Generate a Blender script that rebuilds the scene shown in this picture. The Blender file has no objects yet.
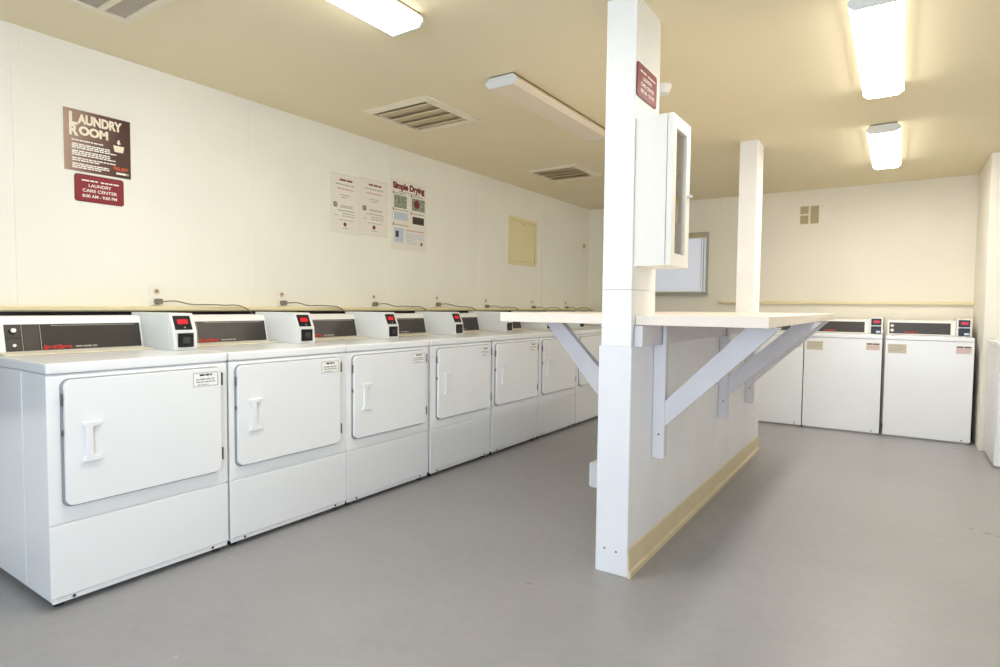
import bpy, bmesh, math, random
from mathutils import Vector, Matrix
random.seed(7)
SC = bpy.context.scene
COL = SC.collection
PI = math.pi

# ------------------------------------------------------------------ dimensions (metres)
H = 2.3825            # ceiling height
WX = -0.854           # left wall
L = 6.197             # back wall
RX = 3.078            # right wall
NY = -2.7             # near end of the room
DK = 0.907            # top of the machines

# ------------------------------------------------------------------ materials
def lin(h):
    h = h.lstrip('#')
    out = []
    for i in (0, 2, 4):
        c = int(h[i:i+2], 16) / 255
        out.append(c / 12.92 if c <= 0.04045 else ((c + 0.055) / 1.055) ** 2.4)
    return (*out, 1)

def mat(name, col, rough=0.5, metal=0.0, noise=0.0, nscale=8.0, bump=0.0, bscale=120.0, emit=None, estr=0.0, coat=0.0, spec=0.5, alpha=1.0):
    m = bpy.data.materials.new(name)
    m.use_nodes = True
    nt = m.node_tree
    b = nt.nodes['Principled BSDF']
    c = lin(col) if isinstance(col, str) else (*col, 1)
    b.inputs['Base Color'].default_value = c
    b.inputs['Roughness'].default_value = rough
    b.inputs['Metallic'].default_value = metal
    b.inputs['Specular IOR Level'].default_value = spec
    b.inputs['Coat Weight'].default_value = coat
    tc = nt.nodes.new('ShaderNodeTexCoord')
    if noise > 0:
        n = nt.nodes.new('ShaderNodeTexNoise')
        n.inputs['Scale'].default_value = nscale
        n.inputs['Detail'].default_value = 6
        r = nt.nodes.new('ShaderNodeValToRGB')
        r.color_ramp.elements[0].position = 0.3
        r.color_ramp.elements[1].position = 0.72
        r.color_ramp.elements[0].color = tuple(max(0, x * (1 - noise)) for x in c[:3]) + (1,)
        r.color_ramp.elements[1].color = tuple(min(1, x * (1 + noise * 0.5)) for x in c[:3]) + (1,)
        nt.links.new(tc.outputs['Object'], n.inputs['Vector'])
        nt.links.new(n.outputs['Fac'], r.inputs['Fac'])
        nt.links.new(r.outputs['Color'], b.inputs['Base Color'])
    if bump > 0:
        n2 = nt.nodes.new('ShaderNodeTexNoise')
        n2.inputs['Scale'].default_value = bscale
        n2.inputs['Detail'].default_value = 3
        bp = nt.nodes.new('ShaderNodeBump')
        bp.inputs['Strength'].default_value = bump
        bp.inputs['Distance'].default_value = 0.004
        nt.links.new(tc.outputs['Object'], n2.inputs['Vector'])
        nt.links.new(n2.outputs['Fac'], bp.inputs['Height'])
        nt.links.new(bp.outputs['Normal'], b.inputs['Normal'])
    if emit:
        b.inputs['Emission Color'].default_value = lin(emit) if isinstance(emit, str) else (*emit, 1)
        b.inputs['Emission Strength'].default_value = estr
    return m

def floor_material():
    m = mat('painted concrete floor', '#a4a09c', 0.4)
    nt = m.node_tree
    b = nt.nodes['Principled BSDF']
    tc = nt.nodes['Texture Coordinate'] if 'Texture Coordinate' in nt.nodes else nt.nodes.new('ShaderNodeTexCoord')
    n1 = nt.nodes.new('ShaderNodeTexNoise'); n1.inputs['Scale'].default_value = 1.3; n1.inputs['Detail'].default_value = 8; n1.inputs['Roughness'].default_value = 0.65
    r1 = nt.nodes.new('ShaderNodeValToRGB')
    r1.color_ramp.elements[0].position = 0.3; r1.color_ramp.elements[0].color = lin('#989799')
    r1.color_ramp.elements[1].position = 0.7; r1.color_ramp.elements[1].color = lin('#a5a3a5')
    n2 = nt.nodes.new('ShaderNodeTexNoise'); n2.inputs['Scale'].default_value = 22; n2.inputs['Detail'].default_value = 6
    r2 = nt.nodes.new('ShaderNodeValToRGB')
    r2.color_ramp.elements[0].position = 0.32; r2.color_ramp.elements[0].color = (0.955, 0.955, 0.955, 1)
    r2.color_ramp.elements[1].position = 0.55; r2.color_ramp.elements[1].color = (1, 1, 1, 1)
    mx = nt.nodes.new('ShaderNodeMixRGB'); mx.blend_type = 'MULTIPLY'; mx.inputs[0].default_value = 1
    # worn specks of bare light concrete
    v = nt.nodes.new('ShaderNodeTexVoronoi'); v.inputs['Scale'].default_value = 9
    n3 = nt.nodes.new('ShaderNodeTexNoise'); n3.inputs['Scale'].default_value = 2.1
    lt = nt.nodes.new('ShaderNodeMath'); lt.operation = 'LESS_THAN'; lt.inputs[1].default_value = 0.07
    gt = nt.nodes.new('ShaderNodeMath'); gt.operation = 'GREATER_THAN'; gt.inputs[1].default_value = 0.55
    mu = nt.nodes.new('ShaderNodeMath'); mu.operation = 'MULTIPLY'
    sc = nt.nodes.new('ShaderNodeMath'); sc.operation = 'MULTIPLY'; sc.inputs[1].default_value = 0.35
    m2 = nt.nodes.new('ShaderNodeMixRGB'); m2.inputs[2].default_value = lin('#cfcac4')
    for n in (n1, n2, v, n3):
        nt.links.new(tc.outputs['Object'], n.inputs['Vector'])
    nt.links.new(n1.outputs['Fac'], r1.inputs['Fac']); nt.links.new(n2.outputs['Fac'], r2.inputs['Fac'])
    nt.links.new(r1.outputs['Color'], mx.inputs[1]); nt.links.new(r2.outputs['Color'], mx.inputs[2])
    nt.links.new(v.outputs['Distance'], lt.inputs[0]); nt.links.new(n3.outputs['Fac'], gt.inputs[0])
    nt.links.new(lt.outputs[0], mu.inputs[0]); nt.links.new(gt.outputs[0], mu.inputs[1])
    nt.links.new(mu.outputs[0], sc.inputs[0]); nt.links.new(sc.outputs[0], m2.inputs[0])
    nt.links.new(mx.outputs[0], m2.inputs[1])
    last = m2.outputs[0]
    for (px, py, sx_, sy_, dark) in ((2.925, 3.01, 0.035, 0.02, 0.6), (2.975, 2.985, 0.05, 0.018, 0.6), (2.86, 3.04, 0.02, 0.03, 0.35), (2.93, 5.25, 0.10, 0.03, 0.4), (-0.05 + 1.35, 1.2, 0.03, 0.02, 0.25)):
        mp = nt.nodes.new('ShaderNodeMapping'); mp.vector_type = 'POINT'
        mp.inputs['Location'].default_value = (-px / sx_, -py / sy_, 0); mp.inputs['Scale'].default_value = (1 / sx_, 1 / sy_, 0)
        gr = nt.nodes.new('ShaderNodeTexGradient'); gr.gradient_type = 'QUADRATIC_SPHERE'
        ml = nt.nodes.new('ShaderNodeMath'); ml.operation = 'MULTIPLY'; ml.inputs[1].default_value = dark * 2.2; ml.use_clamp = True
        md = nt.nodes.new('ShaderNodeMixRGB'); md.inputs[2].default_value = lin('#5e554d')
        nt.links.new(tc.outputs['Object'], mp.inputs['Vector']); nt.links.new(mp.outputs[0], gr.inputs[0]); nt.links.new(gr.outputs['Fac'], ml.inputs[0])
        nt.links.new(ml.outputs[0], md.inputs[0]); nt.links.new(last, md.inputs[1]); last = md.outputs[0]
    nt.links.new(last, b.inputs['Base Color'])
    bm_ = nt.nodes.new('ShaderNodeBump'); bm_.inputs['Strength'].default_value = 0.03; bm_.inputs['Distance'].default_value = 0.004
    nt.links.new(n2.outputs['Fac'], bm_.inputs['Height']); nt.links.new(bm_.outputs['Normal'], b.inputs['Normal'])
    rr = nt.nodes.new('ShaderNodeMapRange'); rr.inputs[3].default_value = 0.3; rr.inputs[4].default_value = 0.46
    nt.links.new(n1.outputs['Fac'], rr.inputs[0]); nt.links.new(rr.outputs[0], b.inputs['Roughness'])
    return m

M = {}
M['floor'] = floor_material()
M['wall'] = mat('cream wall paint', '#f3efe4', 0.55, noise=0.03, nscale=2, bump=0.05)
M['wallback'] = mat('cream wall paint at the back', '#f5efe0', 0.55, noise=0.03, nscale=2, bump=0.05)
M['wallunseen'] = mat('blue grey tint of unseen wall', '#8a97b8', 0.6)  # unseen wall colour, chosen to darken and tint the dryer side
M['ceil'] = mat('tan ceiling paint', '#eadebd', 0.7, noise=0.03, nscale=1.5, bump=0.1)
M['ledge'] = mat('yellow cream ledge paint', '#efe3b8', 0.5)
M['post'] = mat('white gloss post paint', '#f6f5f3', 0.42, noise=0.03, nscale=5, bump=0.06, bscale=60)
M['half'] = mat('white half wall paint', '#ebebef', 0.5, noise=0.04, nscale=4, bump=0.08, bscale=50)
M['brace'] = mat('white lumber paint', '#d9d6da', 0.5, noise=0.03, nscale=12)
M['counter'] = mat('cream laminate', '#f4e8dc', 0.45, noise=0.04, nscale=9)
M['tanbase'] = mat('tan vinyl baseboard', '#dccdab', 0.45, noise=0.05, nscale=10)
M['enamel'] = mat('white appliance enamel', '#f1f2f4', 0.26, noise=0.012, nscale=3, coat=0.15)
M['enamel2'] = mat('white plastic', '#f1f1ee', 0.4)
M['silver'] = mat('light grey coin box steel', '#e4e6e5', 0.35, noise=0.02, nscale=6)
M['cream_pl'] = mat('cream plastic', '#ece5cf', 0.45)
M['gasket'] = mat('grey door gasket', '#9c9c9e', 0.6)
M['panel'] = mat('dark brown control panel', '#3b3631', 0.3, noise=0.08, nscale=30)
M['panel2'] = mat('panel button field', '#4a443e', 0.35)
M['black'] = mat('black plastic', '#0d0d0e', 0.3)
M['darkgap'] = mat('black rubber', '#1a1918', 0.7)
M['dark'] = mat('dark grey plastic', '#3a3a3a', 0.5)
M['chrome'] = mat('brushed steel', '#b9b9b9', 0.3, metal=0.9)
M['hinge'] = mat('grey hinge steel', '#6d6a66', 0.4, metal=0.5)
M['red'] = mat('red print', '#cf2a1d', 0.5)
M['led'] = mat('red lit display', '#5a0509', 0.3, emit='#ff2038', estr=0.5)
M['dimled'] = mat('dim red display', '#5a1016', 0.3)
M['greyprint'] = mat('grey print', '#a7a39a', 0.5)
M['whiteprint'] = mat('white print', '#f5f0e8', 0.5)
M['creamprint'] = mat('cream print', '#f4e9cf', 0.5)
M['maroon'] = mat('maroon sign plastic', '#8a1524', 0.35, noise=0.03, nscale=14)
M['maroonedge'] = mat('maroon sign edge', '#701320', 0.4)
M['brownsign'] = mat('brown sign with painted sheen', '#5a4034', 0.3)
M['orange'] = mat('orange print', '#c2502c', 0.5)
M['paper'] = mat('white paper', '#ece5d9', 0.5)
M['clear'] = mat('pale paper holder', '#eae6dd', 0.25)
M['inkgrey'] = mat('grey ink', '#a9a7a4', 0.6)
M['inkdark'] = mat('dark ink', '#3d3532', 0.6)
M['inkred'] = mat('pale red ink', '#cf9f98', 0.6)
M['inkmaroon'] = mat('maroon ink', '#7c2b31', 0.6)
M['inkblue'] = mat('pale blue ink', '#c4cbdb', 0.6)
M['greyphoto'] = mat('printed grey picture', '#9aa08f', 0.6, noise=0.5, nscale=40)
M['sticker'] = mat('white sticker', '#f6f5f2', 0.5)
M['stickertan'] = mat('faded tan sticker', '#cfc4ae', 0.5)
M['stickerpink'] = mat('faded pink sticker', '#dccfc6', 0.5)
M['vent'] = mat('off white vent metal', '#eadfc8', 0.5)
M['ventdark'] = mat('vent shadow metal', '#c6b694', 0.7)
M['grille'] = mat('beige grille', '#c9b98f', 0.6)
M['access'] = mat('yellow cream panel', '#e9dcae', 0.5)
M['lamp'] = mat('lit lamp lens', '#ffffff', 0.4, emit=(1.0, 0.965, 0.89), estr=11.0)
def prismatic(m, side, down):
    # a prismatic lens throws most of its light downwards, less out of its sides
    nt = m.node_tree; b = nt.nodes['Principled BSDF']
    g = nt.nodes.new('ShaderNodeNewGeometry'); sp = nt.nodes.new('ShaderNodeSeparateXYZ'); mr = nt.nodes.new('ShaderNodeMapRange')
    mr.inputs[1].default_value = 0.0; mr.inputs[2].default_value = -1.0; mr.inputs[3].default_value = side; mr.inputs[4].default_value = down
    nt.links.new(g.outputs['Normal'], sp.inputs[0]); nt.links.new(sp.outputs['Z'], mr.inputs[0]); nt.links.new(mr.outputs[0], b.inputs['Emission Strength'])
prismatic(M['lamp'], 1.4, 22.0)
M['lens'] = mat('unlit lamp lens', '#e9dcc6', 0.3, noise=0.03, nscale=80)
M['fixture'] = mat('white lamp housing', '#e6e7e6', 0.45)
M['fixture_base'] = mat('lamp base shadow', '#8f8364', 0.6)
M['winframe'] = mat('grey aluminium window frame', '#b5b0a2', 0.4, metal=0.3)
M['blind'] = mat('pale blue grey blind', '#dcdfe6', 0.5, emit='#d8e0f0', estr=0.22)
M['socket'] = mat('tan socket plastic', '#d9c2a0', 0.5)
M['ledgeshade'] = mat('painted shade below the ledge', '#4a4548', 0.8)  # shade under the ledge put into a dark colour
M['cord'] = mat('grey cord rubber', '#8d857c', 0.6)
M['plug'] = mat('grey plug', '#7d776e', 0.5)
M['wood'] = mat('bare wood', '#8a6a4c', 0.7)
M['bluebox'] = mat('pale grey box', '#c3c6c8', 0.4)
M['cabin'] = mat('cabinet inside', '#e9e2d6', 0.5)
M['cabpaint'] = mat('white cabinet paint', '#efebe4', 0.45)
M['yellow'] = mat('yellow plastic', '#f0d83c', 0.4)
def glass_mat():
    m = bpy.data.materials.new('cabinet glass'); m.use_nodes = True
    nt = m.node_tree
    for n in list(nt.nodes): nt.nodes.remove(n)
    o = nt.nodes.new('ShaderNodeOutputMaterial'); mx = nt.nodes.new('ShaderNodeMixShader')
    t = nt.nodes.new('ShaderNodeBsdfTransparent'); t.inputs[0].default_value = (0.93, 0.92, 0.90, 1)
    g = nt.nodes.new('ShaderNodeBsdfGlossy'); g.inputs['Roughness'].default_value = 0.03
    mx.inputs[0].default_value = 0.16
    nt.links.new(t.outputs[0], mx.inputs[1]); nt.links.new(g.outputs[0], mx.inputs[2]); nt.links.new(mx.outputs[0], o.inputs[0])
    return m
M['glass'] = glass_mat()

# ------------------------------------------------------------------ mesh helpers
def box(bm, x0, x1, y0, y1, z0, z1, bev=0.0, seg=2):
    r = bmesh.ops.create_cube(bm, size=1)
    vs = r['verts']
    for v in vs:
        v.co = Vector(((x0 + x1) / 2 + v.co.x * (x1 - x0), (y0 + y1) / 2 + v.co.y * (y1 - y0), (z0 + z1) / 2 + v.co.z * (z1 - z0)))
    if bev > 0:
        es = {e for v in vs for e in v.link_edges}
        bmesh.ops.bevel(bm, geom=list(es), offset=bev, segments=seg, profile=0.6, affect='EDGES')
    return bm

def prism(bm, pts, axis, a0, a1, bev=0.0):
    """polygon pts (2D) extruded along axis 'x'/'y'/'z' from a0 to a1"""
    def P(p, a):
        if axis == 'x': return (a, p[0], p[1])
        if axis == 'y': return (p[0], a, p[1])
        return (p[0], p[1], a)
    A = [bm.verts.new(P(p, a0)) for p in pts]
    B = [bm.verts.new(P(p, a1)) for p in pts]
    fs = [bm.faces.new(A), bm.faces.new(list(reversed(B)))]
    n = len(pts)
    for i in range(n):
        fs.append(bm.faces.new((A[i], B[i], B[(i + 1) % n], A[(i + 1) % n])))
    bmesh.ops.recalc_face_normals(bm, faces=fs)
    if bev > 0:
        es = {e for f in fs for e in f.edges}
        bmesh.ops.bevel(bm, geom=list(es), offset=bev, segments=2, profile=0.6, affect='EDGES')
    return bm

def rr(y0, y1, z0, z1, r, n=6):
    pts = []
    for cx, cy, a in ((y1 - r, z1 - r, 0), (y0 + r, z1 - r, 90), (y0 + r, z0 + r, 180), (y1 - r, z0 + r, 270)):
        for i in range(n + 1):
            t = math.radians(a + 90 * i / n)
            pts.append((cx + r * math.cos(t), cy + r * math.sin(t)))
    return pts

def cyl(bm, p0, p1, r0, r1=None, n=20):
    p0 = Vector(p0); p1 = Vector(p1); r1 = r0 if r1 is None else r1
    d = (p1 - p0); q = d.to_track_quat('Z', 'Y').to_matrix().to_4x4()
    bmesh.ops.create_cone(bm, cap_ends=True, segments=n, radius1=r0, radius2=r1, depth=d.length,
                          matrix=Matrix.Translation((p0 + p1) / 2) @ q)
    return bm

def frame_bm(bm, axis, a0, a1, u0, u1, v0, v1, w):
    """rectangular ring as one connected piece; axis 'x' -> u=y v=z, 'y' -> u=x v=z, 'z' -> u=x v=y"""
    def P(a, u, v): return {'x': (a, u, v), 'y': (u, a, v), 'z': (u, v, a)}[axis]
    rings = []
    for a in (a0, a1):
        o = [bm.verts.new(P(a, *p)) for p in ((u0, v0), (u1, v0), (u1, v1), (u0, v1))]
        i = [bm.verts.new(P(a, *p)) for p in ((u0 + w, v0 + w), (u1 - w, v0 + w), (u1 - w, v1 - w), (u0 + w, v1 - w))]
        rings.append((o, i))
    fs = []
    (o0, i0), (o1, i1) = rings
    for k in range(4):
        j = (k + 1) % 4
        for q in ((o0[k], o0[j], i0[j], i0[k]), (o1[k], i1[k], i1[j], o1[j]), (o0[k], o1[k], o1[j], o0[j]), (i0[k], i0[j], i1[j], i1[k])):
            fs.append(bm.faces.new(q))
    bmesh.ops.recalc_face_normals(bm, faces=fs)
    return bm

def obj(name, bm, m, parent=None, smooth=False):
    me = bpy.data.meshes.new(name)
    bm.to_mesh(me); bm.free()
    me.materials.append(m)
    if smooth:
        for p in me.polygons: p.use_smooth = True
    o = bpy.data.objects.new(name, me)
    COL.objects.link(o)
    if parent: o.parent = parent
    return o
def B(name, m, parent, *a, bev=0.0):
    return obj(name, box(bmesh.new(), *a, bev=bev), m, parent)
def tag(o, label, cat, group=None):
    o['label'] = label; o['category'] = cat
    if group: o['group'] = group
    return o
def thing(name, label, cat, loc=(0, 0, 0), rz=0, group=None):
    o = bpy.data.objects.new(name, None); COL.objects.link(o)
    o.empty_display_size = 0.1
    o.location = loc; o.rotation_euler = (0, 0, rz)
    return tag(o, label, cat, group)
def struct(o):
    o['kind'] = 'structure'; return o

def curve_tube(name, pts, r, m, parent=None):
    cu = bpy.data.curves.new(name, 'CURVE'); cu.dimensions = '3D'; cu.bevel_depth = r; cu.bevel_resolution = 3; cu.use_fill_caps = True
    s = cu.splines.new('BEZIER'); s.bezier_points.add(len(pts) - 1)
    for p, c in zip(s.bezier_points, pts):
        p.co = c; p.handle_left_type = p.handle_right_type = 'AUTO'
    t = bpy.data.objects.new('tmp', cu); COL.objects.link(t)
    bpy.context.view_layer.update()
    me = bpy.data.meshes.new_from_object(t.evaluated_get(bpy.context.evaluated_depsgraph_get()))
    bpy.data.objects.remove(t); bpy.data.curves.remove(cu)
    me.name = name; me.materials.clear(); me.materials.append(m)
    for p in me.polygons: p.use_smooth = True
    o = bpy.data.objects.new(name, me); COL.objects.link(o)
    if parent: o.parent = parent
    return o

def text(name, body, m, parent, x, y, z, w=None, h=0.02, align='LEFT', bold=0.0, shear=0.0, lines=1.0, extrude=0.0004):
    """flat printed lettering facing local +X, reading along +Y; (y, z) = left/centre of the baseline"""
    cu = bpy.data.curves.new(name, 'FONT'); cu.body = body; cu.size = h / 0.72; cu.align_x = align
    cu.offset = bold; cu.shear = shear; cu.extrude = extrude; cu.space_line = lines
    t = bpy.data.objects.new('tmp', cu); COL.objects.link(t)
    bpy.context.view_layer.update()
    me = bpy.data.meshes.new_from_object(t.evaluated_get(bpy.context.evaluated_depsgraph_get()))
    bpy.data.objects.remove(t); bpy.data.curves.remove(cu)
    me.name = name; me.materials.clear(); me.materials.append(m)
    if w:
        xs = [v.co.x for v in me.vertices]
        k = w / max(1e-6, max(xs) - min(xs))
        for v in me.vertices: v.co.x *= k
    for v in me.vertices:
        v.co = Vector((x + v.co.z, y + v.co.x, z + v.co.y))
    o = bpy.data.objects.new(name, me); COL.objects.link(o)
    if parent: o.parent = parent
    return o

def lines_bm(rows, x, t=0.0012):
    """rows of printed words too small to read: (y0, y1, z, height) -> dashes of uneven width"""
    bm = bmesh.new()
    for (y0, y1, z, h) in rows:
        y = y0
        while y < y1 - 0.003:
            w = min(random.uniform(1.6, 5.0) * h, y1 - y)
            box(bm, x, x + t, y, y + w, z, z + h)
            y += w + 0.55 * h
    return bm

# ------------------------------------------------------------------ the room
struct(B('floor', M['floor'], None, WX - 0.1, 4.2, NY, L + 0.1, -0.1, 0.0))
struct(B('ceiling', M['ceil'], None, WX - 0.1, 4.2, NY, L + 0.1, H, H + 0.1))
struct(B('wall_left', M['wall'], None, WX - 0.1, WX, NY, L, 0, H))
struct(B('wall_back', M['wallback'], None, WX - 0.1, RX + 0.1, L, L + 0.1, 0, H))
struct(B('wall_right', M['wall'], None, RX, RX + 0.82, 5.28, L, 0, H, bev=0.004))
struct(B('wall_recess', M['wall'], None, 3.9, 4.0, NY, 5.28, 0, H))
# trims: ledge rails and battens over the panel joints
struct(obj('trim_1', prism(bmesh.new(), [(WX, 1.083), (WX + 0.075, 1.083), (WX + 0.082, 1.09), (WX + 0.082, 1.104), (WX + 0.076, 1.11), (WX, 1.11)], 'y', NY, L), M['ledge']))
struct(obj('trim_2', prism(bmesh.new(), [(L, 1.182), (L - 0.045, 1.182), (L - 0.05, 1.187), (L - 0.05, 1.203), (L - 0.045, 1.208), (L, 1.212)], 'x', 0.80, RX), M['ledge']))
struct(B('wall_front_unseen', M['wallunseen'], None, WX, 1.1, NY - 0.1, NY, 0, H))  # unseen near wall, added to hold daylight off the dryer side
struct(B('trim_20', M['ledgeshade'], None, WX, WX + 0.012, NY, L - 0.02, 0.6, 1.083))  # added dark panel that paints in the shade under the ledge
k = 3
for y in (-1.02, 0.2, 1.395, 2.584, 3.79, 5.0):
    struct(B('trim_%d' % k, M['wall'], None, WX, WX + 0.004, y - 0.015, y + 0.015, 1.11, H, bev=0.001)); k += 1
for x in (0.8, 1.93):
    struct(B('trim_%d' % k, M['wallback'], None, x - 0.03, x + 0.03, L - 0.005, L, 1.212, H, bev=0.001)); k += 1
struct(B('trim_%d' % k, M['wallback'], None, 0.79, RX, L - 0.012, L, 0, 1.182)); k += 1
struct(B('trim_%d' % k, M['wallback'], None, 0.45, 0.80, L - 0.004, L, 0.0, 1.2))
# back window with a closed blind
wx0, wx1, wz0, wz1 = -0.3, 0.665, 1.295, 2.005
win = struct(obj('window_1', frame_bm(bmesh.new(), 'y', L - 0.03, L, wx0, wx1, wz0, wz1, 0.022), M['winframe']))
B('window_sill', M['winframe'], win, wx0 - 0.01, wx1 + 0.005, L - 0.045, L, wz0 - 0.018, wz0 + 0.004)
B('blind_headrail', M['ventdark'], win, wx0 + 0.022, wx1 - 0.022, L - 0.03, L - 0.004, wz1 - 0.06, wz1 - 0.022)
bm = bmesh.new()
n = 26
for i in range(n):      # slats of one blind, hung edge to edge
    z = wz0 + 0.03 + (wz1 - wz0 - 0.1) * i / n
    dz = (wz1 - wz0 - 0.1) / n
    prism(bm, [(L - 0.012, z), (L - 0.009, z), (L - 0.014, z + dz * 1.06), (L - 0.017, z + dz * 1.06)], 'x', wx0 + 0.024, wx1 - 0.06)
obj('blind', bm, M['blind'], win)
B('window_stile', M['winframe'], win, wx1 - 0.058, wx1 - 0.05, L - 0.02, L - 0.004, wz0 + 0.02, wz1 - 0.06)
B('window_pane', M['blind'], win, wx1 - 0.05, wx1 - 0.022, L - 0.008, L - 0.003, wz0 + 0.02, wz1 - 0.06)
obj('blind_cord', cyl(bmesh.new(), (wx1 - 0.075, L - 0.03, wz0 + 0.06), (wx1 - 0.075, L - 0.03, wz1 - 0.06), 0.003, n=8), M['winframe'], win)

# ------------------------------------------------------------------ half wall, posts, folding counter
hw = struct(obj('wall_partition', prism(bmesh.new(), [(1.4653, 0), (1.6106, 0), (1.6106, 0.968), (1.4653, 0.968)], 'y', 1.4725, 4.2, bev=0.006), M['half']))
for nx, nz in ((1.507, 0.105), (1.56, 0.10)):
    obj('nail_head', cyl(bmesh.new(), (nx, 1.4715, nz), (nx, 1.4725, nz), 0.0045, n=10), M['hinge'], hw)
bb = obj('baseboard_right', prism(bmesh.new(), [(1.6106, 0.0), (1.624, 0.0), (1.6245, 0.022), (1.617, 0.03), (1.6145, 0.116), (1.6106, 0.123)], 'y', 1.474, 4.2), M['tanbase'])
struct(bb)
pf = thing('support_post', 'thick white square post at the near end of the folding counter', 'post', (1.54, 1.6, 0.968))
obj('shaft', prism(bmesh.new(), rr(-0.0641, 0.0671, -0.1275, 0.1546, 0.004, 3), 'z', 0.0, 0.233), M['post'], pf)
obj('upper_shaft', prism(bmesh.new(), rr(-0.0636, 0.0666, -0.127, 0.1546, 0.004, 3), 'z', 0.2345, H - 0.968), M['post'], pf)
pb = thing('support_post', 'slim white square post rising from the far end of the counter', 'post', (1.5375, 4.03, 1.0994))
obj('shaft', prism(bmesh.new(), rr(-0.063, 0.063, -0.112, 0.118, 0.004, 3), 'z', 0.0, H - 1.0994), M['post'], pb)

# counter: one slab notched round the near post
ct = thing('folding_counter', 'long cream laminate counter wrapped round both white posts', 'counter', (1.54, 2.9, 1.056))
def counter_bm():
    bm = bmesh.new()
    x0, x1, y0, y1 = 0.932 - 1.54, 2.12 - 1.54, 1.515 - 2.9, 4.2 - 2.9
    a, b, c = -0.066, 0.069, 1.757 - 2.9
    pts = [(x0, y0), (a, y0), (a, c), (b, c), (b, y0), (x1, y0), (x1, y1), (b - 0.004, y1), (b - 0.004, 4.15 - 2.9 + 0.0), (x0, y1)]
    pts = [(x0, y0), (a, y0), (a, c), (b, c), (b, y0), (x1, y0), (x1, y1), (x0, y1)]
    return prism(bm, pts, 'z', 0.0, 0.043, bev=0.003)
obj('worktop', counter_bm(), M['counter'], ct)
B('underside_batten', M['wood'], ct, 1.70 - 1.54, 2.0 - 1.54, 1.80 - 2.9, 2.90 - 2.9, -0.010, 0.0)

for side, lab in ((1, 'white ledger board under the counter on the right of the half wall'), (-1, 'white ledger board under the counter on the dryer side of the half wall')):
    xa = 1.6115 if side > 0 else 1.4645
    o = B('ledger_board', M['brace'], None, min(xa, xa + side * 0.036), max(xa, xa + side * 0.036), 1.497 if side > 0 else 1.80, 4.19, 0.966, 1.054, bev=0.003)
    tag(o, lab, 'board')

def bracket(y, side, label, top, lo=(0.148, 0.262), tw=0.128):
    xw = 1.6125 if side > 0 else 1.4635
    t = thing('shelf_bracket', label, 'bracket', (xw, y, 0.455), 0, 'wooden brackets under the counter')
    s = side
    def X(a): return a * s
    # upright cleat, notched in front of the ledger
    a, b = sorted((X(0.0), X(0.07)))
    pts = [(0.0, 0.0), (0.05, 0.0), (0.055, 0.008), (0.055, 0.597), (0.039, 0.597), (0.039, 0.509), (0.0, 0.509)]
    obj('cleat', prism(bmesh.new(), [(X(p), q) for p, q in pts], 'y', -0.02, 0.02, bev=0.002), M['brace'], t)
    # diagonal brace: cut plumb against the cleat, level under the worktop
    z1 = 0.598
    pts = [(0.056, lo[0]), (top, z1), (top - tw, z1), (0.056, lo[1])]
    obj('diagonal_brace', prism(bmesh.new(), [(X(p), q) for p, q in pts], 'y', -0.02, 0.02, bev=0.002), M['brace'], t)
    bm = bmesh.new(); cyl(bm, (X(0.03), -0.021, 0.11), (X(0.03), -0.0195, 0.11), 0.005, n=10)
    obj('screw', bm, M['hinge'], t)
bracket(1.755, 1, 'nearest diagonal bracket, in full view on the right under the counter', 0.515)
bracket(2.92, 1, 'middle diagonal bracket on the right under the counter, in shadow', 0.545)
bracket(3.68, 1, 'farthest bracket on the right, mostly hidden behind the middle one', 0.515)
bracket(1.755, -1, 'diagonal bracket on the left of the near post, in front of the dryers', 0.4085, (0.183, 0.326), 0.091)
bracket(2.95, -1, 'bracket on the dryer side, hidden behind the near post', 0.41)

jb = thing('outlet_box', 'small pale grey box low on the dryer side of the half wall', 'box', (1.464, 1.56, 0.395))
B('housing', M['bluebox'], jb, -0.05, -0.001, -0.045, 0.045, -0.055, 0.055, bev=0.006)
B('cover_plate', M['enamel2'], jb, -0.054, -0.05, -0.04, 0.04, -0.05, 0.05, bev=0.0015)

# display cabinet on the near post
cb = thing('wall_cabinet', 'narrow white cabinet with glass door hung on the near post', 'cabinet', (1.608, 1.482, 1.298))
CW, CD, CH = 0.235, 0.128, 0.594
bm = bmesh.new()
prism(bm, [(0, 0), (CD, 0), (CD, 0.012), (0.012, 0.012), (0.012, CW - 0.012), (CD, CW - 0.012), (CD, CW), (0, CW)], 'z', 0, CH)
obj('carcass', bm, M['cabpaint'], cb)
B('top_panel', M['cabpaint'], cb, 0.012, CD, 0.012, CW - 0.012, CH - 0.014, CH)
B('bottom_panel', M['cabpaint'], cb, 0.012, CD, 0.012, CW - 0.012, 0, 0.014)
for z in (0.19, 0.385):
    B('shelf', M['cabin'], cb, 0.012, CD - 0.01, 0.012, CW - 0.012, z, z + 0.008)
dr = obj('door', frame_bm(bmesh.new(), 'x', CD + 0.003, CD + 0.023, 0.0, CW, 0, CH, 0.05), M['cabpaint'], cb)
B('glass_pane', M['glass'], dr, CD + 0.010, CD + 0.014, 0.045, CW - 0.045, 0.045, CH - 0.045)
bm = bmesh.new(); cyl(bm, (CD + 0.023, CW - 0.022, 0.30), (CD + 0.032, CW - 0.022, 0.30), 0.005); cyl(bm, (CD + 0.032, CW - 0.022, 0.30), (CD + 0.042, CW - 0.022, 0.30), 0.010, 0.008)
obj('knob', bm, M['chrome'], dr)
bt = thing('small_bottle', 'small yellow capped bottle inside the glass fronted cabinet', 'bottle', (1.608 + 0.105, 1.482 + 0.188, 1.298 + 0.1985))
obj('bottle_body', cyl(bmesh.new(), (0, 0, 0.0), (0, 0, 0.075), 0.018), M['cabin'], bt)
obj('cap', cyl(bmesh.new(), (0, 0, 0.0755), (0, 0, 0.1), 0.013), M['yellow'], bt)

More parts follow.
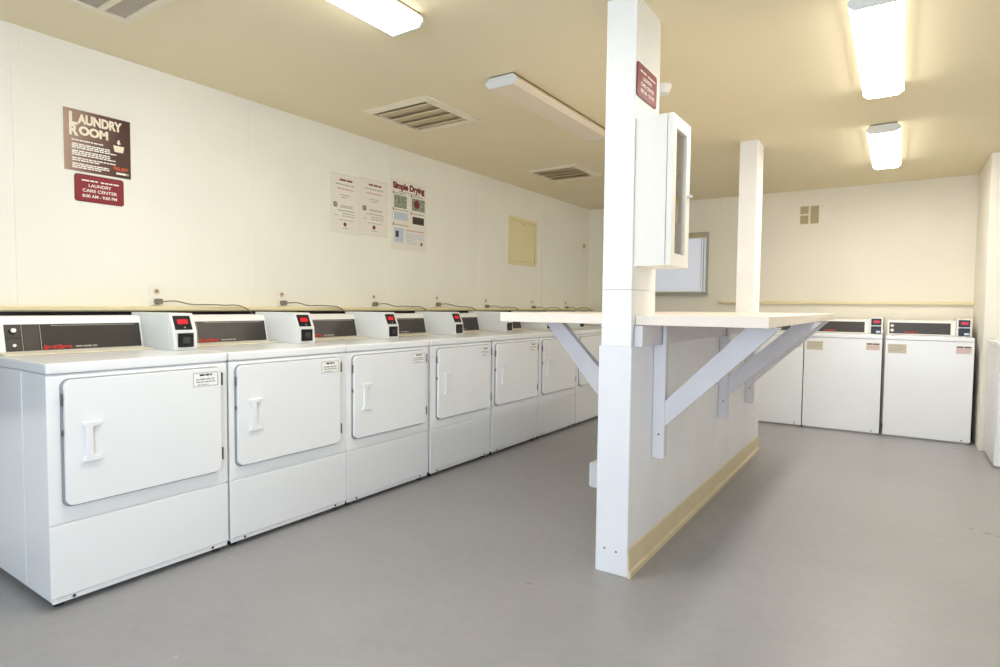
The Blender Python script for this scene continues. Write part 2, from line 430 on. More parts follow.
# ------------------------------------------------------------------ dryers
def make_dryer(label, loc, group):
    t = thing('clothes_dryer', label, 'dryer', loc, 0, group)
    W = 0.6885
    B('cabinet_body', M['enamel'], t, -0.70, -0.008, 0.004, W - 0.004, 0.03, 0.866, bev=0.004)
    B('side_panel', M['enamel'], t, -0.69, -0.235, 0.0012, 0.0039, 0.04, 0.86, bev=0.001)
    B('front_panel', M['enamel'], t, -0.0075, 0.0, 0.001, W - 0.001, 0.317, 0.862, bev=0.003)
    B('lower_panel', M['enamel'], t, -0.0075, 0.002, 0.001, W - 0.001, 0.045, 0.313, bev=0.003)
    B('toe_strip', M['enamel'], t, -0.0075, -0.003, 0.006, W - 0.006, 0.024, 0.043, bev=0.001)
    B('top_deck', M['enamel'], t, -0.70, 0.006, 0.0, W, 0.868, DK, bev=0.008)
    for x in (-0.05, -0.65):
        for y in (0.04, W - 0.04):
            obj('foot', cyl(bmesh.new(), (x, y, 0.0), (x, y, 0.0295), 0.018), M['darkgap'], t)
    for y in (0.075, W - 0.075):
        bm = bmesh.new(); cyl(bm, (-0.003, y, 0.034), (-0.0012, y, 0.034), 0.006, n=12)
        obj('screw', bm, M['dark'], t)
    # door with gasket, pull, hinges, instruction sticker
    obj('door_gasket', prism(bmesh.new(), rr(0.042, 0.653, 0.374, 0.849, 0.03), 'x', 0.0002, 0.004), M['gasket'], t)
    d = obj('door', prism(bmesh.new(), rr(0.05, 0.648, 0.381, 0.845, 0.026), 'x', 0.0041, 0.022, bev=0.003), M['enamel'], t)
    bm = bmesh.new()
    pts = [(0.103, 0.684), (0.170, 0.684), (0.170, 0.672), (0.137, 0.664), (0.137, 0.556), (0.170, 0.548), (0.170, 0.536), (0.103, 0.536), (0.103, 0.548), (0.112, 0.556), (0.112, 0.664), (0.103, 0.672)]
    prism(bm, pts, 'x', 0.0222, 0.033, bev=0.003)
    obj('handle', bm, M['enamel'], d)
    st = B('sticker', M['sticker'], d, 0.0221, 0.0226, 0.520, 0.634, 0.767, 0.830)
    obj('sticker_border', frame_bm(bmesh.new(), 'x', 0.02265, 0.0229, 0.521, 0.633, 0.768, 0.829, 0.003), M['inkgrey'], st)
    obj('sticker_heading', lines_bm([(0.55, 0.605, 0.814, 0.008)], 0.0227, 0.0004), M['inkdark'], st)
    obj('sticker_print', lines_bm([(0.535, 0.62, 0.796, 0.007), (0.535, 0.62, 0.785, 0.006), (0.54, 0.59, 0.774, 0.004)], 0.0227, 0.0004), M['inkgrey'], st)
    for z in (0.43, 0.765):
        B('hinge', M['hinge'], t, 0.0042, 0.024, 0.6495, 0.6555, z, z + 0.055, bev=0.001)
    for z in (0.64, 0.75):
        B('latch_catch', M['hinge'], t, 0.0042, 0.012, 0.0435, 0.048, z, z + (0.045 if z > 0.7 else 0.02))
    # console at the rear
    cn = obj('control_console', prism(bmesh.new(), [(-0.698, 0.9075), (-0.532, 0.9075), (-0.530, 0.914), (-0.560, 1.045), (-0.568, 1.062), (-0.585, 1.066), (-0.698, 1.066)], 'y', 0.004, 0.572, bev=0.003), M['enamel2'], t)
    obj('console_skirt', prism(bmesh.new(), [(-0.531, 0.9075), (-0.425, 0.9075), (-0.420, 0.9095), (-0.425, 0.9125), (-0.50, 0.9165), (-0.531, 0.918)], 'y', 0.004, 0.568, bev=0.001), M['cream_pl'], cn)
    # sloping face from (-0.533, .924) to (-0.560, 1.045); local frame built flat then tilted
    tilt = Matrix.Translation((-0.5305, 0, 0.914)) @ Matrix.Rotation(-math.atan2(0.030, 0.131), 4, 'Y')
    def on_face(o):
        o.data.transform(tilt); return o
    pn = on_face(B('panel_face', M['panel'], cn, 0.0005, 0.003, 0.035, 0.562, 0.006, 0.120))
    for (a, b, c, e) in ((0.038, 0.088, 0.066, 0.116), (0.038, 0.088, 0.010, 0.058), (0.098, 0.152, 0.010, 0.116)):
        on_face(B('button_field', M['panel2'], pn, 0.003, 0.0038, a, b, c, e))
    on_face(B('divider', M['greyprint'], pn, 0.003, 0.004, 0.157, 0.159, 0.007, 0.118))
    on_face(B('divider', M['greyprint'], pn, 0.003, 0.004, 0.092, 0.094, 0.007, 0.118))
    bm = bmesh.new(); cyl(bm, (0.003, 0.062, 0.092), (0.012, 0.062, 0.092), 0.014, 0.012); 
    kb = on_face(obj('knob', bm, M['black'], pn))
    kc = on_face(obj('knob_cap', cyl(bmesh.new(), (0.0121, 0.063, 0.093), (0.020, 0.063, 0.093), 0.010, 0.008), M['whiteprint'], kb))
    on_face(obj('start_button', cyl(bmesh.new(), (0.0039, 0.063, 0.030), (0.012, 0.063, 0.030), 0.006, n=14), M['whiteprint'], pn))
    on_face(text('brand_lettering', 'Speed Queen', M['red'], pn, 0.0036, 0.165, 0.011, w=0.105, h=0.017, bold=0.0012, shear=0.15))
    on_face(obj('panel_print', lines_bm([(0.285, 0.37, 0.014, 0.007)], 0.0031, 0.0005), M['greyprint'], pn))
    on_face(obj('button_print', lines_bm([(0.2, 0.54, 0.112, 0.003)], 0.0031, 0.0004), M['greyprint'], pn))
    # coin box
    cx = obj('coin_box', prism(bmesh.new(), [(-0.66, 0.9075), (-0.262, 0.9075), (-0.258, 0.918), (-0.264, 0.998), (-0.297, 1.072), (-0.306, 1.081), (-0.66, 1.081)], 'y', 0.576, 0.6885, bev=0.003), M['silver'], t)
    B('side_plate', M['silver'], cx, -0.54, -0.30, 0.5742, 0.5759, 0.922, 1.060, bev=0.0006)
    B('slot_plate', M['black'], cx, -0.2605, -0.252, 0.595, 0.667, 0.922, 0.988, bev=0.002)
    B('coin_slot', M['dark'], cx, -0.2519, -0.249, 0.615, 0.648, 0.940, 0.970, bev=0.001)
    dt = Matrix.Translation((-0.264, 0, 0.998)) @ Matrix.Rotation(-math.atan2(0.033, 0.074), 4, 'Y')
    dp = B('display', M['black'], cx, 0.0003, 0.003, 0.588, 0.668, 0.006, 0.076); dp.data.transform(dt)
    rd = obj('readout', prism(bmesh.new(), rr(0.604, 0.654, 0.034, 0.058, 0.004, 3), 'x', 0.0031, 0.0036), M['led'], dp); rd.data.transform(dt)
    ky = obj('key_lock', cyl(bmesh.new(), (0.0031, 0.632, 0.016), (0.006, 0.632, 0.016), 0.004, n=10), M['chrome'], dp); ky.data.transform(dt)
    return t

def copy_tree(o, parent=None):
    c = o.copy(); COL.objects.link(c)
    if parent: c.parent = parent
    for ch in list(o.children):
        copy_tree(ch, c)
    return c

DG = 'white coin dryers along the left wall'
dlab = ['nearest white coin dryer, its whole left side showing, at the left of the photo',
        'second white coin dryer of the left wall row, next to the nearest one',
        'third white coin dryer of the row, below the two pale posters',
        'fourth white coin dryer of the row, left of the counter end',
        'fifth white coin dryer of the row, below the corner of the cream counter',
        'sixth white coin dryer, door seen just left of the diagonal bracket',
        'seventh white coin dryer, cut off by the diagonal bracket and near post',
        'last white coin dryer in the back left corner, hidden by the near post']
dys = [0.0, 0.696, 1.386, 2.093, 2.795, 3.49, 4.19, 4.885]
dry = make_dryer(dlab[0], (0, dys[0], 0), DG)
dryers = [dry]
for i in range(1, 8):
    c = copy_tree(dry)
    c.location = (0, dys[i], 0); c['label'] = dlab[i]
    dryers.append(c)
    dy = (0, -0.016, -0.007, 0.01, -0.011, 0, 0, 0)[i]      # the doors hang a little differently from machine to machine
    for ch in c.children:
        if ch.name.split('.')[0] in ('door', 'door_gasket', 'hinge', 'latch_catch'): ch.location.y = dy

for ch in dry.children:
    if ch.name.split('.')[0] in ('control_console', 'coin_box'): ch.location.y = 0.0105

# ------------------------------------------------------------------ washers
def make_washer(label, loc, rz, group):
    t = thing('washing_machine', label, 'washer', loc, rz, group)
    W = 0.622
    B('cabinet_body', M['enamel'], t, -0.68, -0.005, 0.003, W - 0.003, 0.0165, 0.866, bev=0.004)
    B('front_panel', M['enamel'], t, -0.0045, 0.0, 0.0, W, 0.018, 0.866, bev=0.002)
    B('toe_kick', M['greyprint'], t, -0.66, -0.012, 0.01, W - 0.01, 0.0, 0.016)
    B('top_deck', M['enamel'], t, -0.68, 0.004, 0.0, W, 0.868, 0.902, bev=0.006)
    B('lid', M['enamel'], t, -0.24, -0.035, 0.06, W - 0.06, 0.9023, 0.908, bev=0.002)
    bm = bmesh.new(); cyl(bm, (0.0, W - 0.06, 0.035), (0.003, W - 0.06, 0.035), 0.006, n=10)
    obj('screw', bm, M['hinge'], t)
    s1 = B('sticker', M['stickertan'], t, 0.0001, 0.0006, 0.018, 0.155, 0.748, 0.83)
    obj('sticker_print', lines_bm([(0.03, 0.14, 0.81, 0.006), (0.03, 0.14, 0.79, 0.005), (0.03, 0.12, 0.772, 0.005)], 0.0007, 0.0004), M['greyprint'], s1)
    s2 = B('sticker', M['stickerpink'], t, 0.0001, 0.0006, 0.50, 0.606, 0.765, 0.832)
    obj('sticker_print', lines_bm([(0.505, 0.60, 0.816, 0.010)], 0.0007, 0.0004), M['inkdark'], s2)
    obj('fine_print', lines_bm([(0.505, 0.60, 0.80, 0.005), (0.505, 0.60, 0.788, 0.005), (0.505, 0.59, 0.775, 0.005)], 0.0007, 0.0004), M['inkred'], s2)
    cn = obj('control_console', prism(bmesh.new(), [(-0.66, 0.9025), (-0.256, 0.9025), (-0.252, 0.91), (-0.268, 1.026), (-0.28, 1.036), (-0.66, 1.036)], 'y', 0.004, 0.508, bev=0.003), M['enamel2'], t)
    ti = Matrix.Translation((-0.2522, 0, 0.91)) @ Matrix.Rotation(-math.atan2(0.016, 0.116), 4, 'Y')
    pn = B('panel_face', M['panel'], cn, 0.0005, 0.003, 0.02, 0.472, 0.006, 0.106); pn.data.transform(ti)
    for z in (0.034, 0.076):
        kb = obj('knob', cyl(bmesh.new(), (0.003, 0.042, z), (0.014, 0.042, z), 0.014, 0.011), M['whiteprint'], pn); kb.data.transform(ti)
    tx = text('brand_lettering', 'Speed Queen', M['red'], pn, 0.0034, 0.14, 0.012, w=0.10, h=0.014, bold=0.001, shear=0.15); tx.data.transform(ti)
    cx = obj('coin_box', prism(bmesh.new(), [(-0.66, 0.9025), (-0.232, 0.9025), (-0.228, 0.91), (-0.232, 0.985), (-0.243, 1.05), (-0.25, 1.056), (-0.66, 1.056)], 'y', 0.511, 0.618, bev=0.003), M['enamel2'], t)
    di = B('display', M['black'], cx, -0.2415, -0.226, 0.524, 0.604, 0.986, 1.048, bev=0.002)
    obj('readout', prism(bmesh.new(), rr(0.543, 0.592, 1.008, 1.03, 0.004, 3), 'x', -0.2259, -0.2253), M['led'], di)
    sp = B('slot_plate', M['black'], cx, -0.2305, -0.222, 0.524, 0.604, 0.908, 0.976, bev=0.002)
    B('coin_slot', M['chrome'], sp, -0.2219, -0.216, 0.565, 0.597, 0.918, 0.935, bev=0.001)
    return t
WG = 'white coin washers against the back wall'
w1 = make_washer('white top loading washer in the back right corner, farthest right in its row', (3.040 - 0.622, 5.457, 0), -PI / 2, WG)
# rotation -90 deg: local +Y -> world +X, local +X -> world -Y
for x, lab in ((1.771, 'white top loading washer, second from the back right corner'), (1.141, 'white top loading washer half hidden behind the counter and half wall')):
    c = copy_tree(w1); c.location = (x, 5.457, 0); c['label'] = lab
c = copy_tree(w1); c.location = (3.108, 5.262, 0); c.rotation_euler = (0, 0, PI)
c['label'] = 'white washer at the right edge, front turned towards the counter, cut off by the frame'
del c['group']
for ch in list(c.children):
    if ch.name.startswith('sticker'):
        for g in list(ch.children): bpy.data.objects.remove(g)
        bpy.data.objects.remove(ch)

# ------------------------------------------------------------------ outlets and cords on the left wall
oy = [(0.80, 1.165), (1.59, 1.165), (2.41, 1.165), (3.16, 1.17), (3.90, 1.155), (4.79, 1.15), (5.57, 1.148)]
where = ['above the nearest dryer', 'above the second dryer', 'above the third dryer', 'above the fourth dryer',
         'above the fifth dryer', 'above the sixth dryer, over the counter end', 'nearest the back left corner']
for i, (y, z) in enumerate(oy):
    t = thing('wall_outlet', 'small cream wall outlet %s' % where[i], 'outlet', (WX + 0.0005, y, z), 0, 'outlets on the left wall')
    B('cover_plate', M['wall'], t, 0.0, 0.006, -0.035, 0.035, -0.052, 0.06, bev=0.002)
    for zz in (0.025, -0.03):
        s = obj('socket', cyl(bmesh.new(), (0.006, 0, zz), (0.0085, 0, zz), 0.016, n=18), M['socket'], t)
        if zz > 0:
            B('slot', M['plug'], s, 0.0085, 0.009, -0.008, 0.008, zz - 0.004, zz + 0.008)
    c = thing('power_cord', 'grey plugged in power cord %s' % where[i], 'cord', (WX, y, z), 0, 'power cords on the left wall')
    bm = bmesh.new(); prism(bm, rr(-0.016, 0.018, -0.044, -0.014, 0.008, 4), 'x', 0.0095, 0.042, bev=0.003)
    obj('plug', bm, M['plug'], c)
    zl = 1.113 - z
    r = random.Random(i)
    span = 0.46 + 0.08 * r.random()
    pts = [(0.04, 0.012, -0.03), (0.07, 0.06, -0.026), (0.085, 0.15, -0.036 - 0.01 * r.random()), (0.095, 0.24, zl + 0.008),
           (0.10, 0.31, zl + 0.006), (0.105, span - 0.06, zl - 0.012), (0.12, span, zl - 0.09), (0.12, span + 0.03, zl - 0.35)]
    curve_tube('cable', pts, 0.0038, M['cord'], c)
tag(obj('wall_sensor', cyl(bmesh.new(), (WX + 0.0005, 6.05, 1.9), (WX + 0.02, 6.05, 1.9), 0.03, 0.024), M['ventdark']), 'tiny round grey fitting on the left wall near the back corner', 'sensor')

# ------------------------------------------------------------------ signs and posters
sx = WX
ls = thing('laundry_sign', 'large brown sign headed Laundry Room on the left wall', 'sign', (sx, 0.384, 1.772))
def sign_sheen():  # paints a reflection into the brown, lighter on the left side
    m = M['brownsign']; nt = m.node_tree; b = nt.nodes['Principled BSDF']
    tc = nt.nodes.new('ShaderNodeTexCoord'); sp = nt.nodes.new('ShaderNodeSeparateXYZ'); mr = nt.nodes.new('ShaderNodeMapRange')
    mr.inputs[1].default_value = 0.0; mr.inputs[2].default_value = 0.3
    no = nt.nodes.new('ShaderNodeTexNoise'); no.inputs['Scale'].default_value = 6; ad = nt.nodes.new('ShaderNodeMath'); ad.operation = 'MULTIPLY_ADD'; ad.inputs[1].default_value = 0.35
    su = nt.nodes.new('ShaderNodeMath'); su.operation = 'SUBTRACT'; su.inputs[1].default_value = 0.17
    cr = nt.nodes.new('ShaderNodeValToRGB')
    e = cr.color_ramp.elements
    e[0].position = 0.0; e[0].color = lin('#a58571'); e[1].position = 0.85; e[1].color = lin('#48251c')
    x = cr.color_ramp.elements.new(0.45); x.color = lin('#6c4437')
    nt.links.new(tc.outputs['Object'], sp.inputs[0]); nt.links.new(sp.outputs['Y'], mr.inputs[0])
    nt.links.new(tc.outputs['Object'], no.inputs['Vector']); nt.links.new(no.outputs['Fac'], ad.inputs[0]); nt.links.new(mr.outputs[0], ad.inputs[2])
    nt.links.new(ad.outputs[0], su.inputs[0]); nt.links.new(su.outputs[0], cr.inputs[0]); nt.links.new(cr.outputs[0], b.inputs['Base Color'])
sign_sheen()
B('board', M['brownsign'], ls, 0.0, 0.004, 0.0, 0.298, 0.0, 0.296)
def slab_serif(bm, x, spots, z0, z1, w, h):
    for y in spots:
        box(bm, x, x + 0.0005, y - w / 2, y + w / 2, z0, z0 + h)
text('heading_initial', 'L', M['creamprint'], ls, 0.0045, 0.020, 0.224, w=0.036, h=0.058, bold=0.003)
text('heading', 'AUNDRY', M['creamprint'], ls, 0.0045, 0.062, 0.234, w=0.200, h=0.044, bold=0.003)
text('heading_initial', 'R', M['creamprint'], ls, 0.0045, 0.020, 0.172, w=0.040, h=0.050, bold=0.003)
text('heading', 'OOM', M['creamprint'], ls, 0.0045, 0.064, 0.180, w=0.130, h=0.040, bold=0.003)
rows = []
for z, e in ((0.150, 0.17), (0.131, 0.20), (0.122, 0.20), (0.113, 0.23), (0.098, 0.2), (0.089, 0.20), (0.080, 0.225), (0.063, 0.225), (0.053, 0.15), (0.036, 0.195), (0.027, 0.195), (0.018, 0.165)):
    rows.append((0.032, e, z - 0.004, 0.0058))
obj('rules_print', lines_bm(rows, 0.0041, 0.0004), M['whiteprint'], ls)
bm = bmesh.new(); prism(bm, [(0.216, 0.160), (0.268, 0.160), (0.262, 0.128), (0.222, 0.128)], 'x', 0.0041, 0.0046); obj('basket_symbol', bm, M['creamprint'], ls)
bm = bmesh.new(); prism(bm, [(0.240, 0.166), (0.252, 0.172), (0.246, 0.180), (0.248, 0.192), (0.238, 0.188), (0.234, 0.174)], 'x', 0.0041, 0.0046); obj('garment_symbol', bm, M['creamprint'], ls)
obj('signature_print', lines_bm([(0.215, 0.283, 0.040, 0.012), (0.225, 0.27, 0.034, 0.005)], 0.0041, 0.0004), M['orange'], ls)
obj('credit_print', lines_bm([(0.228, 0.285, 0.015, 0.010)], 0.0041, 0.0004), M['whiteprint'], ls)

def maroon_sign(name, label, loc, w, h, first):
    t = thing(name, label, 'sign', loc)
    obj('board', prism(bmesh.new(), rr(0, w, 0, h, h * 0.1, 5), 'x', 0.0, 0.004), M['maroonedge'], t)
    obj('sign_face', prism(bmesh.new(), rr(w * 0.025, w * 0.975, h * 0.04, h * 0.96, h * 0.08, 5), 'x', 0.0041, 0.0048), M['maroon'], t)
    obj('small_print', lines_bm([(w * 0.14, w * 0.46, h * 0.76, h * 0.05), (w * 0.52, w * 0.90, h * 0.75, h * 0.05)], 0.0049, 0.0005), M['whiteprint'], t)
    for k, (s, z, ww) in enumerate(first):
        text('lettering', s, M['whiteprint'], t, 0.0053, w / 2, h * z, w=w * ww, h=h * 0.115, align='CENTER', bold=0.0003)
    return t
maroon_sign('hours_sign', 'small maroon sign with opening hours below the brown laundry sign', (sx, 0.424, 1.626), 0.222, 0.134,
            (('LAUNDRY', 0.56, 0.46), ('CARE CENTER', 0.37, 0.70), ('8:00 AM - 9:00 PM', 0.17, 0.70)))
maroon_sign('notice_sign', 'small maroon sign high on the near white post', (1.6075, 1.474, 1.985), 0.228, 0.135,
            (('LAUNDRY', 0.55, 0.45), ('CARE CENTER', 0.36, 0.66), ('8:00 AM - 9:00 PM', 0.17, 0.66)))

def leaflet(y0, label, w, h, z, g):
    t = thing('poster', label, 'poster', (sx, y0, z), 0, g)
    B('sheet', M['paper'], t, 0.0, 0.0015, 0.0, w, 0.0, h)
    obj('border', frame_bm(bmesh.new(), 'x', 0.0016, 0.003, 0, w, 0, h, 0.008), M['clear'], t)
    obj('heading_print', lines_bm([(w * 0.32, w * 0.76, h * 0.885, h * 0.03)], 0.0016, 0.0004), M['inkmaroon'], t)
    obj('body_print', lines_bm([(w * 0.18, w * 0.82, h * 0.815, h * 0.018), (w * 0.34, w * 0.66, h * 0.64, h * 0.014), (w * 0.38, w * 0.6, h * 0.60, h * 0.014),
                                (w * 0.34, w * 0.8, h * 0.46, h * 0.014), (w * 0.34, w * 0.8, h * 0.435, h * 0.014), (w * 0.26, w * 0.84, h * 0.375, h * 0.018), (w * 0.4, w * 0.84, h * 0.33, h * 0.014),
                                (w * 0.4, w * 0.84, h * 0.29, h * 0.014), (w * 0.14, w * 0.25, h * 0.29, h * 0.014), (w * 0.3, w * 0.8, h * 0.22, h * 0.012)], 0.0016, 0.0004), M['inkgrey'], t)
    obj('accent_print', lines_bm([(w * 0.24, w * 0.78, h * 0.74, h * 0.02)], 0.0016, 0.0004), M['inkred'], t)
    obj('figure', prism(bmesh.new(), rr(w * 0.1, w * 0.24, h * 0.43, h * 0.52, 0.012, 4), 'x', 0.0016, 0.002), M['greyphoto'], t)
    obj('emblem', cyl(bmesh.new(), (0.0016, w * 0.5, h * 0.155), (0.002, w * 0.5, h * 0.155), w * 0.055, n=16), M['inkmaroon'], t)
    obj('emblem_print', lines_bm([(w * 0.4, w * 0.62, h * 0.085, h * 0.012)], 0.0016, 0.0004), M['inkgrey'], t)
    return t
leaflet(1.996, 'pale text leaflet on the left wall, left one of the touching pair', 0.270, 0.425, 1.645, 'pale text leaflets')
leaflet(2.270, 'pale text leaflet touching the illustrated drying poster, right one of the pair', 0.296, 0.428, 1.655, 'pale text leaflets')

p3 = thing('poster', 'illustrated poster headed Simple Drying with small pictures, right of the leaflets', 'poster', (sx, 2.602, 1.576))
pw, ph = 0.42, 0.56
B('sheet', M['paper'], p3, 0.0, 0.0015, 0.0, pw, 0.0, ph)
text('heading', 'Simple Drying', M['inkmaroon'], p3, 0.002, 0.022, 0.488, w=0.375, h=0.048, bold=0.004)
obj('subheading_print', lines_bm([(0.09, 0.34, 0.462, 0.008)], 0.0016, 0.0004), M['inkgrey'], p3)
for (a, b, c, d, m) in ((0.035, 0.18, 0.335, 0.435, 'greyphoto'), (0.24, 0.40, 0.335, 0.435, 'greyphoto'), (0.035, 0.19, 0.24, 0.30, 'inkblue'), (0.25, 0.39, 0.225, 0.285, 'inkdark'), (0.035, 0.14, 0.06, 0.175, 'inkblue')):
    B('picture', M[m], p3, 0.0016, 0.0022, a, b, c, d)
B('picture', M['inkdark'], p3, 0.0023, 0.0027, 0.05, 0.085, 0.10, 0.15)
obj('red_picture', cyl(bmesh.new(), (0.0023, 0.30, 0.39), (0.0027, 0.30, 0.39), 0.035, n=18), M['inkmaroon'], p3)
for (y, z) in ((0.022, 0.44), (0.228, 0.44), (0.022, 0.31), (0.228, 0.30), (0.022, 0.19)):
    B('step_mark', M['inkdark'], p3, 0.0016, 0.002, y, y + 0.01, z, z + 0.022)
obj('caption_print', lines_bm([(0.04, 0.16, 0.445, 0.01), (0.245, 0.385, 0.445, 0.01), (0.04, 0.2, 0.315, 0.008), (0.25, 0.39, 0.305, 0.008), (0.04, 0.2, 0.195, 0.008)], 0.0016, 0.0004), M['inkgrey'], p3)
obj('note_print', lines_bm([(0.17, 0.39, 0.16, 0.01)], 0.0016, 0.0004), M['inkred'], p3)
obj('text_block', lines_bm([(0.17, 0.39, 0.135, 0.008), (0.17, 0.39, 0.118, 0.008), (0.17, 0.39, 0.10, 0.008), (0.17, 0.3, 0.08, 0.008), (0.17, 0.3, 0.06, 0.008)], 0.0016, 0.0004), M['inkblue'], p3)
obj('emblem', cyl(bmesh.new(), (0.0016, 0.36, 0.065), (0.002, 0.36, 0.065), 0.014, n=14), M['inkmaroon'], p3)

ap = thing('access_panel', 'yellowish cream access panel on the left wall right of the posters', 'panel', (sx, 4.30, 1.566))
obj('panel_frame', frame_bm(bmesh.new(), 'x', 0, 0.018, 0, 0.55, 0, 0.497, 0.035), M['access'], ap)
B('panel_door', M['access'], ap, 0.0, 0.011, 0.04, 0.51, 0.04, 0.457, bev=0.002)
B('latch', M['ventdark'], ap, 0.0111, 0.014, 0.25, 0.29, 0.43, 0.437)

# ------------------------------------------------------------------ ceiling vents
def ceiling_vent(label, x0, x1, y0, y1, n, along='x'):
    t = thing('ceiling_vent', label, 'vent', ((x0 + x1) / 2, (y0 + y1) / 2, H - 0.0005), 0, 'ceiling air vents')
    a, b = (x1 - x0) / 2, (y1 - y0) / 2
    def fr(bm):
        outer = [(-a, -b), (a, -b), (a, b), (-a, b)]; k = 0.045
        inner = [(-a + k, -b + k), (a - k, -b + k), (a - k, b - k), (-a + k, b - k)]
        lv = []
        for pts, z in ((outer, 0.0), (outer, -0.005), (inner, -0.018), (inner, 0.0)):
            lv.append([bm.verts.new((p[0], p[1], z)) for p in pts])
        fs = []
        for A, Bq in zip(lv, lv[1:] + lv[:1]):
            for i in range(4):
                fs.append(bm.faces.new((A[i], A[(i + 1) % 4], Bq[(i + 1) % 4], Bq[i])))
        bmesh.ops.recalc_face_normals(bm, faces=fs)
        return bm
    obj('vent_frame', fr(bmesh.new()), M['vent'], t)
    B('backing', M['ventdark'], t, -a + 0.046, a - 0.046, -b + 0.046, b - 0.046, -0.002, -0.0002)
    a2, b2 = a - 0.047, b - 0.047
    for i in range(n):
        c = -b2 + (i + 0.5) * 2 * b2 / n
        w = 2 * b2 / n
        bm = bmesh.new()
        prism(bm, [(c + w * 0.10, -0.003), (c + w * 0.14, -0.004), (c - w * 0.24, -0.020), (c - w * 0.30, -0.019)], 'x', -a2, a2)
        obj('slat', bm, M['vent'], t)
    return t
ceiling_vent('square slatted ceiling vent in the middle, above the leaflets', -0.41, 0.13, 1.89, 2.445, 4)
ceiling_vent('square slatted ceiling vent far off, beside the near post', -0.40, 0.12, 3.88, 4.43, 4)
# nearest: a two-field return grille cut by the top of the frame
rg = thing('return_grille', 'grey two field ceiling grille cut off by the top of the frame', 'vent', (-0.095, 0.185, H - 0.0005), 0, 'ceiling air vents')
a, b = 0.29, 0.29
obj('vent_frame', frame_bm(bmesh.new(), 'z', -0.014, 0.0, -a, a, -b, b, 0.035), M['vent'], rg)
B('centre_bar', M['vent'], rg, -a + 0.036, a - 0.036, 0.15, 0.172, -0.014, -0.001)
M['grillegrey'] = mat('grey filter grille', '#b5aa9c', 0.6, noise=0.08, nscale=60)
for y0, y1 in ((-b + 0.036, 0.149), (0.173, b - 0.036)):
    B('filter_field', M['grillegrey'], rg, -a + 0.036, a - 0.036, y0, y1, -0.006, -0.001)

# small two-field grille on the back wall
bg = thing('wall_grille', 'small beige two field air grille high on the back wall', 'vent', (1.69, L - 0.0005, 2.12))
def grille_frame(bm):
    return frame_bm(bm, 'y', -0.008, 0.0, -0.11, 0.11, -0.115, 0.115, 0.022)
obj('vent_frame', grille_frame(bmesh.new()), M['wallback'], bg)
B('mullion', M['wallback'], bg, -0.009, 0.009, -0.008, -0.001, -0.092, 0.092)
B('crossbar', M['wallback'], bg, -0.087, -0.0095, -0.007, -0.001, -0.004, 0.012)
for x0, x1 in ((-0.087, -0.0095), (0.0095, 0.087)):
    bm = bmesh.new()
    for i in range(7):
        x = x0 + (x1 - x0) * (i + 0.5) / 7
        box(bm, x - 0.0035, x + 0.0035, -0.005, -0.0002, -0.091, 0.091)
    obj('grille_field', bm, M['grille'], bg)
    B('grille_back', M['ventdark'], bg, x0, x1, -0.0002, 0.0002, -0.091, 0.091)

# smoke detector
sd = thing('smoke_detector', 'small white round detector on the ceiling peeping out behind the near post', 'detector', (1.355, 2.50, H - 0.0005))
obj('base_ring', cyl(bmesh.new(), (0, 0, -0.012), (0, 0, 0), 0.055, n=28), M['enamel2'], sd)
obj('dome', cyl(bmesh.new(), (0, 0, -0.045), (0, 0, -0.012), 0.040, 0.052, n=28), M['enamel2'], sd)

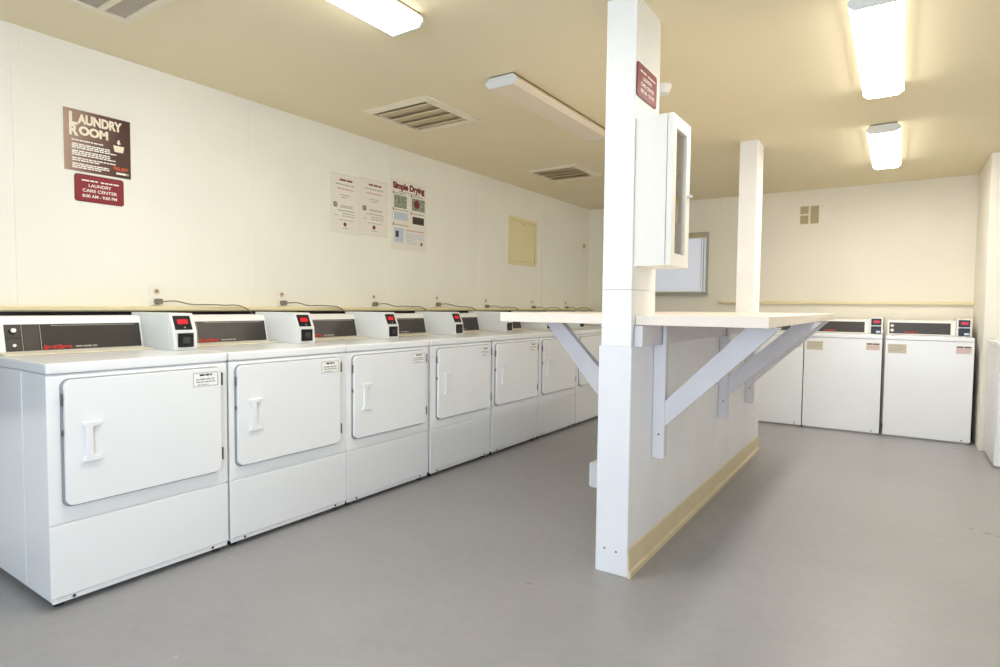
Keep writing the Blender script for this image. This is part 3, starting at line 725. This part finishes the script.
# ------------------------------------------------------------------ fluorescent lamps
def lamp(label, x0, x1, y0, y1, lit):
    t = thing('ceiling_light', label, 'light', ((x0 + x1) / 2, (y0 + y1) / 2, H), 0, 'fluorescent wraparound ceiling lights')
    a, b = (x1 - x0) / 2, (y1 - y0) / 2
    B('base_tray', M['fixture_base'], t, -a * 0.82, a * 0.82, -b + 0.006, b - 0.006, -0.008, -0.0005)
    prof = [(-a * 0.8, -0.0085), (-a, -0.03), (-a, -0.042), (-a * 0.76, -0.061), (a * 0.76, -0.061), (a, -0.042), (a, -0.03), (a * 0.8, -0.0085)]
    obj('diffuser', prism(bmesh.new(), prof, 'y', -b + 0.012, b - 0.012, bev=0.003), M['lamp'] if lit else M['lens'], t)
    pe = [(-a * 0.8, -0.0082), (-a - 0.002, -0.029), (-a - 0.002, -0.043), (-a * 0.77, -0.063), (a * 0.77, -0.063), (a + 0.002, -0.043), (a + 0.002, -0.029), (a * 0.8, -0.0082)]
    for s in (-1, 1):
        y0_, y1_ = sorted((s * b, s * (b - 0.0115)))
        obj('end_plate', prism(bmesh.new(), pe, 'y', y0_, y1_), M['fixture'], t)
    return t
lamp('lit strip light at the top of the photo, left of the near post', 0.588, 0.785, -0.09, 1.125, True)
lamp('unlit strip light with dull lens left of the near post', 0.582, 0.778, 1.872, 3.08, False)
lamp('nearer lit strip light on the right half of the ceiling', 2.303, 2.492, 1.945, 3.165, True)
lamp('farther lit strip light on the right, towards the back wall', 2.284, 2.478, 3.95, 5.18, True)

# ------------------------------------------------------------------ daylight, camera
w = bpy.data.worlds.new('daylight'); SC.world = w; w.use_nodes = True
bgd = w.node_tree.nodes['Background']
bgd.inputs[0].default_value = (0.70, 0.83, 1.0, 1); bgd.inputs[1].default_value = 3.4

cam = bpy.data.cameras.new('camera'); co = bpy.data.objects.new('camera', cam); COL.objects.link(co)
yaw, pit, rol, f = math.radians(33.9822), math.radians(-2.6354), math.radians(0.5681), 593.33
F = Vector((-math.sin(yaw) * math.cos(pit), math.cos(yaw) * math.cos(pit), math.sin(pit)))
r0 = Vector((math.cos(yaw), math.sin(yaw), 0)); u0 = r0.cross(F)
R_ = r0 * math.cos(rol) + u0 * math.sin(rol); U_ = -r0 * math.sin(rol) + u0 * math.cos(rol)
mw = Matrix((R_, U_, -F)).transposed().to_4x4(); mw.translation = (2.5188, -0.8393, 1.1286)
co.matrix_world = mw
cam.sensor_width = 36; cam.sensor_fit = 'HORIZONTAL'; cam.lens = 36 * f / 1000
cam.clip_start = 0.05
SC.camera = co
SC.view_settings.view_transform = 'Standard'
SC.view_settings.look = 'None'
SC.view_settings.exposure = 0.58
SC.cycles.use_denoising = True
SC.cycles.max_bounces = 10
SC.cycles.diffuse_bounces = 6
